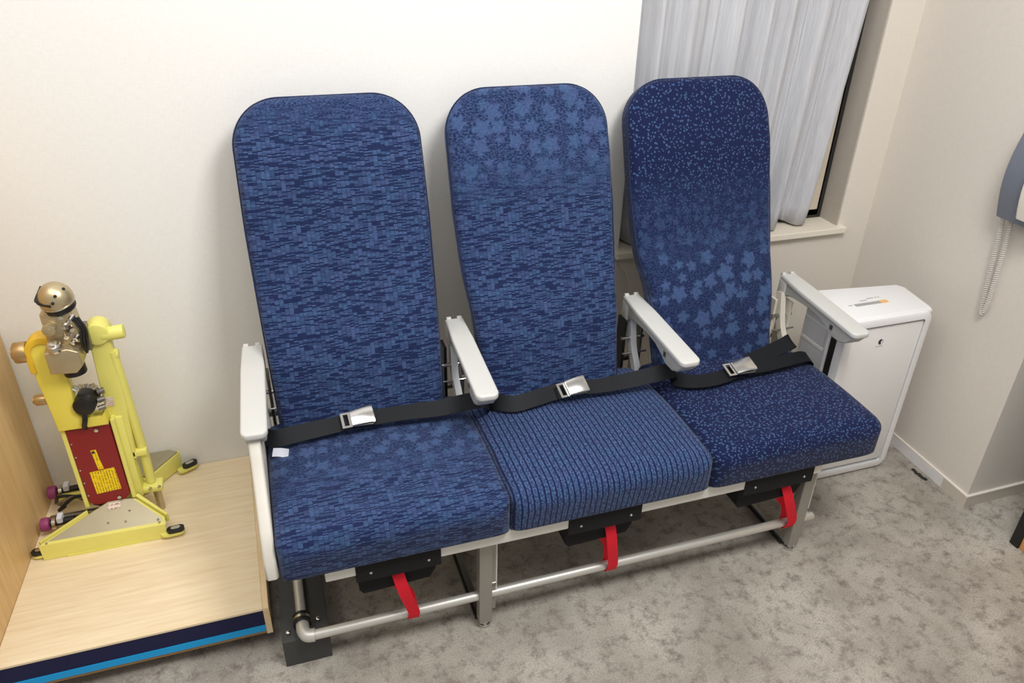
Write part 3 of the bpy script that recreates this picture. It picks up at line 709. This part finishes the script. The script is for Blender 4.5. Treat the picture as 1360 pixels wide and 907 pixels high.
# rear left arm with pink wheels
ar = rp('side_arm', bx(-.545, -.40, -.095, -.075, .150, .172, bev=.003), M['yellow'])
rp('side_bar', bx(-.55, -.40, -.180, -.165, .158, .172, bev=.003), M['steel'], par=ar)
for y, z in ((-.075, .175), (-.190, .165)):
    bm = cyl(bmesh.new(), (-.568, y, z), (-.546, y, z), .018, bev=.005); rp('wheel', bm, M['magenta'], True, par=ar, label='magenta rubber wheel')
    bm = cyl(bmesh.new(), (-.546, y, z), (-.49, y, z + .002), .009); rp('axle', bm, M['black'], True, par=ar)
    bm = cyl(bmesh.new(), (-.54, y, z), (-.532, y, z), .016); rp('washer', bm, M['chrome'], True, par=ar)
    rp('tag', bx(-.527, -.515, y - .012, y + .012, z + .006, z + .020), M['white'], par=ar)
for k in range(3):
    pts = [(-.545 + .012 * k, -.11 - .01 * k, .165), (-.53, -.125 - .012 * k, .195 - .012 * k), (-.49, -.13 - .006 * k, .19 + .004 * k), (-.45, -.15, .175 + .01 * k), (-.42, -.15, .16)]
    rp('hose', tube(bmesh.new(), spline(pts, 8), .0045, 8), M['black'] if k != 1 else M['steel'], True, par=ar)
# column
co_ = rp('column', bx(-.446, -.318, -.196, -.150, .205, .455, bev=.004), M['yellow'], True, 40)
rp('column_flange', bx(-.452, -.442, -.212, -.15, .21, .45, bev=.002), M['yellow'], par=co_)
rp('column_flange', bx(-.343, -.333, -.210, -.15, .215, .46, bev=.002), M['yellow'], par=co_)
fpn = rp('front_plate', prism(bmesh.new(), [(-.442, .452), (-.430, .448), (-.362, .454), (-.346, .458), (-.345, .232), (-.356, .219), (-.425, .214), (-.440, .226)], 'y', -.212, -.196, bev=.0015, seg=1), M['redpanel'], par=rb, label='dark red front plate')
nb = prism(bmesh.new(), [(-.4185, .318), (-.362, .322), (-.360, .254), (-.4165, .250)], 'y', -.2132, -.212); rp('notice', nb, M['label_yellow'], par=fpn, label='square yellow notice')
nb = prism(bmesh.new(), [(-.402, .382), (-.390, .383), (-.385, .324), (-.397, .323)], 'y', -.2132, -.212); rp('notice', nb, M['label_yellow'], par=fpn, label='narrow yellow notice')
nb = prism(bmesh.new(), [(-.400, .380), (-.394, .3805), (-.394, .373), (-.400, .3725)], 'y', -.2136, -.213); rp('warning_mark', nb, M['ink'], par=fpn)
for x, z, r in ((-.376, .440, .005), (-.370, .229, .005)):
    bm = cyl(bmesh.new(), (x, -.217, z), (x, -.212, z), r, bev=.001); rp('screw', bm, M['chrome'], True, par=fpn)
for z in (.41, .37, .33, .29, .25):
    bm = cyl(bmesh.new(), (-.436, -.2145, z), (-.436, -.212, z), .0018, seg=8); rp('rivet', bm, M['chrome'], True, par=fpn)
# fork
lf = [(-.452, .455), (-.455, .52), (-.462, .62), (-.463, .665)]
for k in range(13): a = R(180 - 15 * k); lf.append((-.430 + .033 * math.cos(a), .672 + .033 * math.sin(a)))
lf += [(-.398, .64), (-.400, .56), (-.404, .50), (-.392, .482), (-.355, .480), (-.345, .495), (-.345, .455)]
fk = rp('left_fork', prism(bmesh.new(), lf, 'y', -.222, -.188, bev=.003), M['golden'], True, 40)
bm = prism(bmesh.new(), [(-.466, .62), (-.466, .668)] + [(-.430 + .036 * math.cos(R(180 - 15 * k)), .672 + .036 * math.sin(R(180 - 15 * k))) for k in range(13)] + [(-.394, .665)] +
           [(-.430 + .024 * math.cos(R(15 * k)), .668 + .024 * math.sin(R(15 * k))) for k in range(13)] + [(-.454, .62)], 'y', -.226, -.186, bev=.002)
rp('amber_cap', bm, M['orange'], True, 40, par=fk, label='amber coloured top of the fork')
rfk = [(-.350, .45), (-.347, .56), (-.343, .67)]
for k in range(11): a = R(180 - 18 * k); rfk.append((-.322 + .021 * math.cos(a), .690 + .021 * math.sin(a)))
rfk += [(-.300, .64), (-.300, .56), (-.306, .45), (-.312, .32), (-.334, .32)]
rfo = rp('right_fork', prism(bmesh.new(), rfk, 'y', -.190, -.158, bev=.003), M['yellow'], True, 40)
bm = cyl(bmesh.new(), (-.322, -.20, .684), (-.322, -.150, .684), .026, bev=.003); rp('fork_boss', bm, M['yellow'], True, par=rfo)
bm = cyl(bmesh.new(), (-.315, -.185, .676), (-.266, -.185, .680), .0165, bev=.003); rp('cross_tube', bm, M['yellow'], True, par=rfo)
bm = cyl(bmesh.new(), (-.306, -.178, .62), (-.291, -.178, .62), .012, bev=.002); rp('boss', bm, M['yellow'], True, par=rfo)
st = rp('side_strut', tube(bmesh.new(), spline([(-.303, -.18, .63), (-.300, -.178, .50), (-.298, -.175, .40), (-.298, -.168, .30), (-.300, -.163, .225)], 8), .0115, 14), M['yellow'], True)
rp('strut_foot', bx(-.325, -.272, -.19, -.15, .205, .222, bev=.004), M['yellow'], True, 40, par=st)
rp('strut_leg', cyl(bmesh.new(), (-.292, -.165, .13), (-.292, -.165, .206), .010), M['nickel'], True, par=st)
rp('strut_bracket', bx(-.335, -.286, -.190, -.172, .325, .343, bev=.003), M['yellow'], True, 40, par=st)
bm = bmesh.new()
for p in ((-.279, -.19, .222), (-.300, -.192, .222), (-.327, -.191, .334)): sphere(bm, p, .004, seg=10)
rp('bolts', bm, M['chrome'], True, par=st)
rp('tag', bx(-.345, -.327, -.1925, -.191, .487, .512), M['label_white'], par=rfo, label='small white tag')
# brass hubs at left
for x0, x1, y, z, r in ((-.490, -.463, -.205, .668, .024), (-.482, -.456, -.205, .540, .013)):
    bm = cyl(bmesh.new(), (x0, y, z), (x1, y, z), r, bev=.003); cyl(bm, (x0 - .004, y, z), (x0, y, z), r * .6); rp('hub', bm, M['brass'], True, par=fk, label='brass hub')
# black motor in the fork opening
mo = rp('motor', cyl(bmesh.new(), (-.382, -.235, .520), (-.375, -.170, .522), .024, bev=.004), M['black'], True)
bm = bmesh.new()
for k in range(7):
    a = R(20 + 22 * k); cyl(bm, (-.377 + .020 * math.cos(a), -.205, .545 + .012 * math.sin(a)), (-.377 + .030 * math.cos(a), -.205, .548 + .020 * math.sin(a)), .004, seg=10)
rp('terminals', bm, M['chrome'], True, par=mo)
bm = bmesh.new()
for k in range(3): cyl(bm, (-.355, -.225 + .015 * k, .505 + .014 * k), (-.340, -.222 + .015 * k, .507 + .014 * k), .007, seg=12)
rp('connectors', bm, M['steel'], True, par=mo)
rp('lead', tube(bmesh.new(), spline([(-.385, -.228, .500), (-.388, -.232, .482), (-.394, -.226, .465), (-.396, -.216, .452)], 8), .006, 10), M['black'], True, par=mo)
# head
hb = rp('gear_block', prism(bmesh.new(), [(-.418, .632), (-.418, .685), (-.372, .690), (-.352, .68), (-.350, .645), (-.366, .628)], 'y', -.262, -.180, bev=.003), M['nickel'], True, 40)
bm = cyl(bmesh.new(), (-.378, -.222, .605), (-.380, -.220, .630), .024, bev=.004); rp('lower_bearing', bm, M['black'], True, par=hb)
bm = cyl(bmesh.new(), (-.395, -.252, .686), (-.396, -.256, .704), .0155, bev=.003); cyl(bm, (-.396, -.256, .704), (-.396, -.258, .709), .009); rp('chrome_cap', bm, M['chrome'], True, par=hb)
nk = rp('neck_block', prism(bmesh.new(), [(-.412, .685), (-.412, .765), (-.385, .778), (-.350, .770), (-.342, .69)], 'y', -.235, -.185, bev=.004), M['nickel'], True, 40)
bm = cyl(bmesh.new(), (-.398, -.252, .735), (-.398, -.232, .735), .0135, bev=.002); cyl(bm, (-.398, -.254, .735), (-.398, -.251, .735), .005); rp('round_cap', bm, M['nickel'], True, par=nk)
bm = bmesh.new()
for k in range(9):
    x = -.362 + .009 * math.sin(k * 2.1); z = .695 + .008 * k
    cyl(bm, (x, -.246, z), (x + .008 * math.cos(k), -.232, z + .004), .0055, seg=10)
rp('fittings', bm, M['chrome'], True, par=nk)
bm = bmesh.new()
for k in range(3): tube(bm, spline([(-.352 + .006 * k, -.235, .752), (-.340 + .005 * k, -.240, .725), (-.346 + .006 * k, -.236, .69), (-.345, -.22, .655)], 6), .003, 8)
rp('cables', bm, M['black'], True, par=nk)
bm = bx(-.345, -.334, -.215, -.190, .655, .72, bev=.002); rp('side_block', bm, M['steel'], par=nk)
d = Vector((-.10, -.22, 1)).normalized(); p0 = Vector((-.372, -.212, .769))
hd = rp('head', cyl(bmesh.new(), p0, p0 + d * .016, .0325, bev=.002), M['black'], True, par=rb)
bm = cyl(bmesh.new(), p0 + d * .016, p0 + d * .019, .036, bev=.001); rp('ring', bm, M['chrome'], True, par=hd)
a = d.orthogonal().normalized(); b2 = d.cross(a); lps = []
for t, r in ((.019, .034), (.028, .0355), (.040, .033), (.050, .027), (.057, .020), (.061, .012), (.0625, .004)):
    lps.append([p0 + d * t + (a * math.cos(2 * math.pi * k / 28) + b2 * math.sin(2 * math.pi * k / 28)) * r for k in range(28)])
rp('dome', loft(bmesh.new(), lps), M['nickel'], True, 50, par=hd)
bm = bmesh.new()
hs = [p0 + d * t + Vector((math.cos(R(q)), math.sin(R(q)), 0)) * rr_ for t, rr_, q in ((.046, .0305, 290), (.031, .0352, 272), (.052, .026, 345))]
bm.free()
for q in hs: rp('hole', sphere(bmesh.new(), q, .0036, seg=10), M['black'], True, par=hd)
bm = tube(bmesh.new(), spline([p0 + d * t + (Vector((math.cos(R(q)), math.sin(R(q)), 0)) * rr_) for t, rr_, q in ((.056, .0215, 150), (.034, .0355, 200), (.030, .0357, 208), (.027, .0360, 222), (.024, .0362, 262))], 6), .0032, 8); rp('groove_seal', bm, M['black'], True, par=hd)

# ---------------------------------------------------------------- wall phone with coiled cord
ph = empty('wall_phone', 'grey and ivory wall intercom handset mounted on the right wall', 'phone', (1.97, -.57, .86))
PO = ph.location
bow = []
for k in range(11):
    t = k / 10; bow.append((1.925 - .022 * math.sin(math.pi * t), .86 + .24 * t))
pts = [(1.972, .86)] + bow + [(1.972, 1.10)]
part(ph, 'shell', prism(bmesh.new(), pts, 'y', -.66, -.495, bev=.006), M['phone'], True, 40, rel=PO)
bw2 = [(x - .022, z) for x, z in bow]
part(ph, 'handset', prism(bmesh.new(), [(1.92, .875)] + bw2[1:-1] + [(1.92, 1.085)], 'y', -.645, -.572, bev=.006), M['phonew'], True, 40, rel=PO)
bm = bmesh.new()
path = spline([(1.950, -.499, .862), (1.954, -.504, .80), (1.957, -.513, .70), (1.958, -.523, .61), (1.957, -.531, .580), (1.955, -.539, .61), (1.952, -.538, .70), (1.948, -.534, .80), (1.944, -.530, .866)], 12)
acc = 0; hel = []; step = .0009
dists = [0]
for p, q in zip(path, path[1:]): dists.append(dists[-1] + (q - p).length)
tot = dists[-1]; i = 0; s = 0; j = 0
while s < tot:
    while j < len(dists) - 2 and dists[j + 1] < s: j += 1
    k = (s - dists[j]) / max(1e-6, dists[j + 1] - dists[j]); p = path[j].lerp(path[j + 1], k)
    t = (path[j + 1] - path[j]).normalized(); a = (Vector((0, 1, .2)) - t * t.dot(Vector((0, 1, .2)))).normalized(); b2 = t.cross(a)
    an = 2 * math.pi * s / .0062
    hel.append(p + (a * math.cos(an) + b2 * math.sin(an)) * .0054); s += step
tube(bm, hel, .0014, 5)
part(ph, 'coiled_cord', bm, M['cord'], True, 80, rel=PO, label='white coiled cord hanging in a loop')

# ---------------------------------------------------------------- cabinet corner at the right edge, scraps on the carpet
cbn = empty('wooden_cabinet', 'orange wooden cabinet with a black corner edge at the far right of the floor', 'cabinet', (2.1, -1.1, 0))
part(cbn, 'side_panel', bx(1.975, 2.30, -1.55, -.876, 0, .72, bev=.001), M['orange_wood'])
part(cbn, 'edge_strip', bx(1.969, 2.30, -.8755, -.849, 0, .722, bev=.001), M['black'], label='black corner edge')
bm = bmesh.new()
for k in range(7):
    x = 1.943 + random.uniform(-.003, .003); y = -.508 - .008 * k; box(bm, x - .005, x + .004, y - .005, y + .005, 0, .003 + .002 * random.random())
sc_ = link('carpet_scrap', bm, M['scrap']); sc_['label'] = 'small black scrap on the carpet by the right skirting'; sc_['category'] = 'scrap'
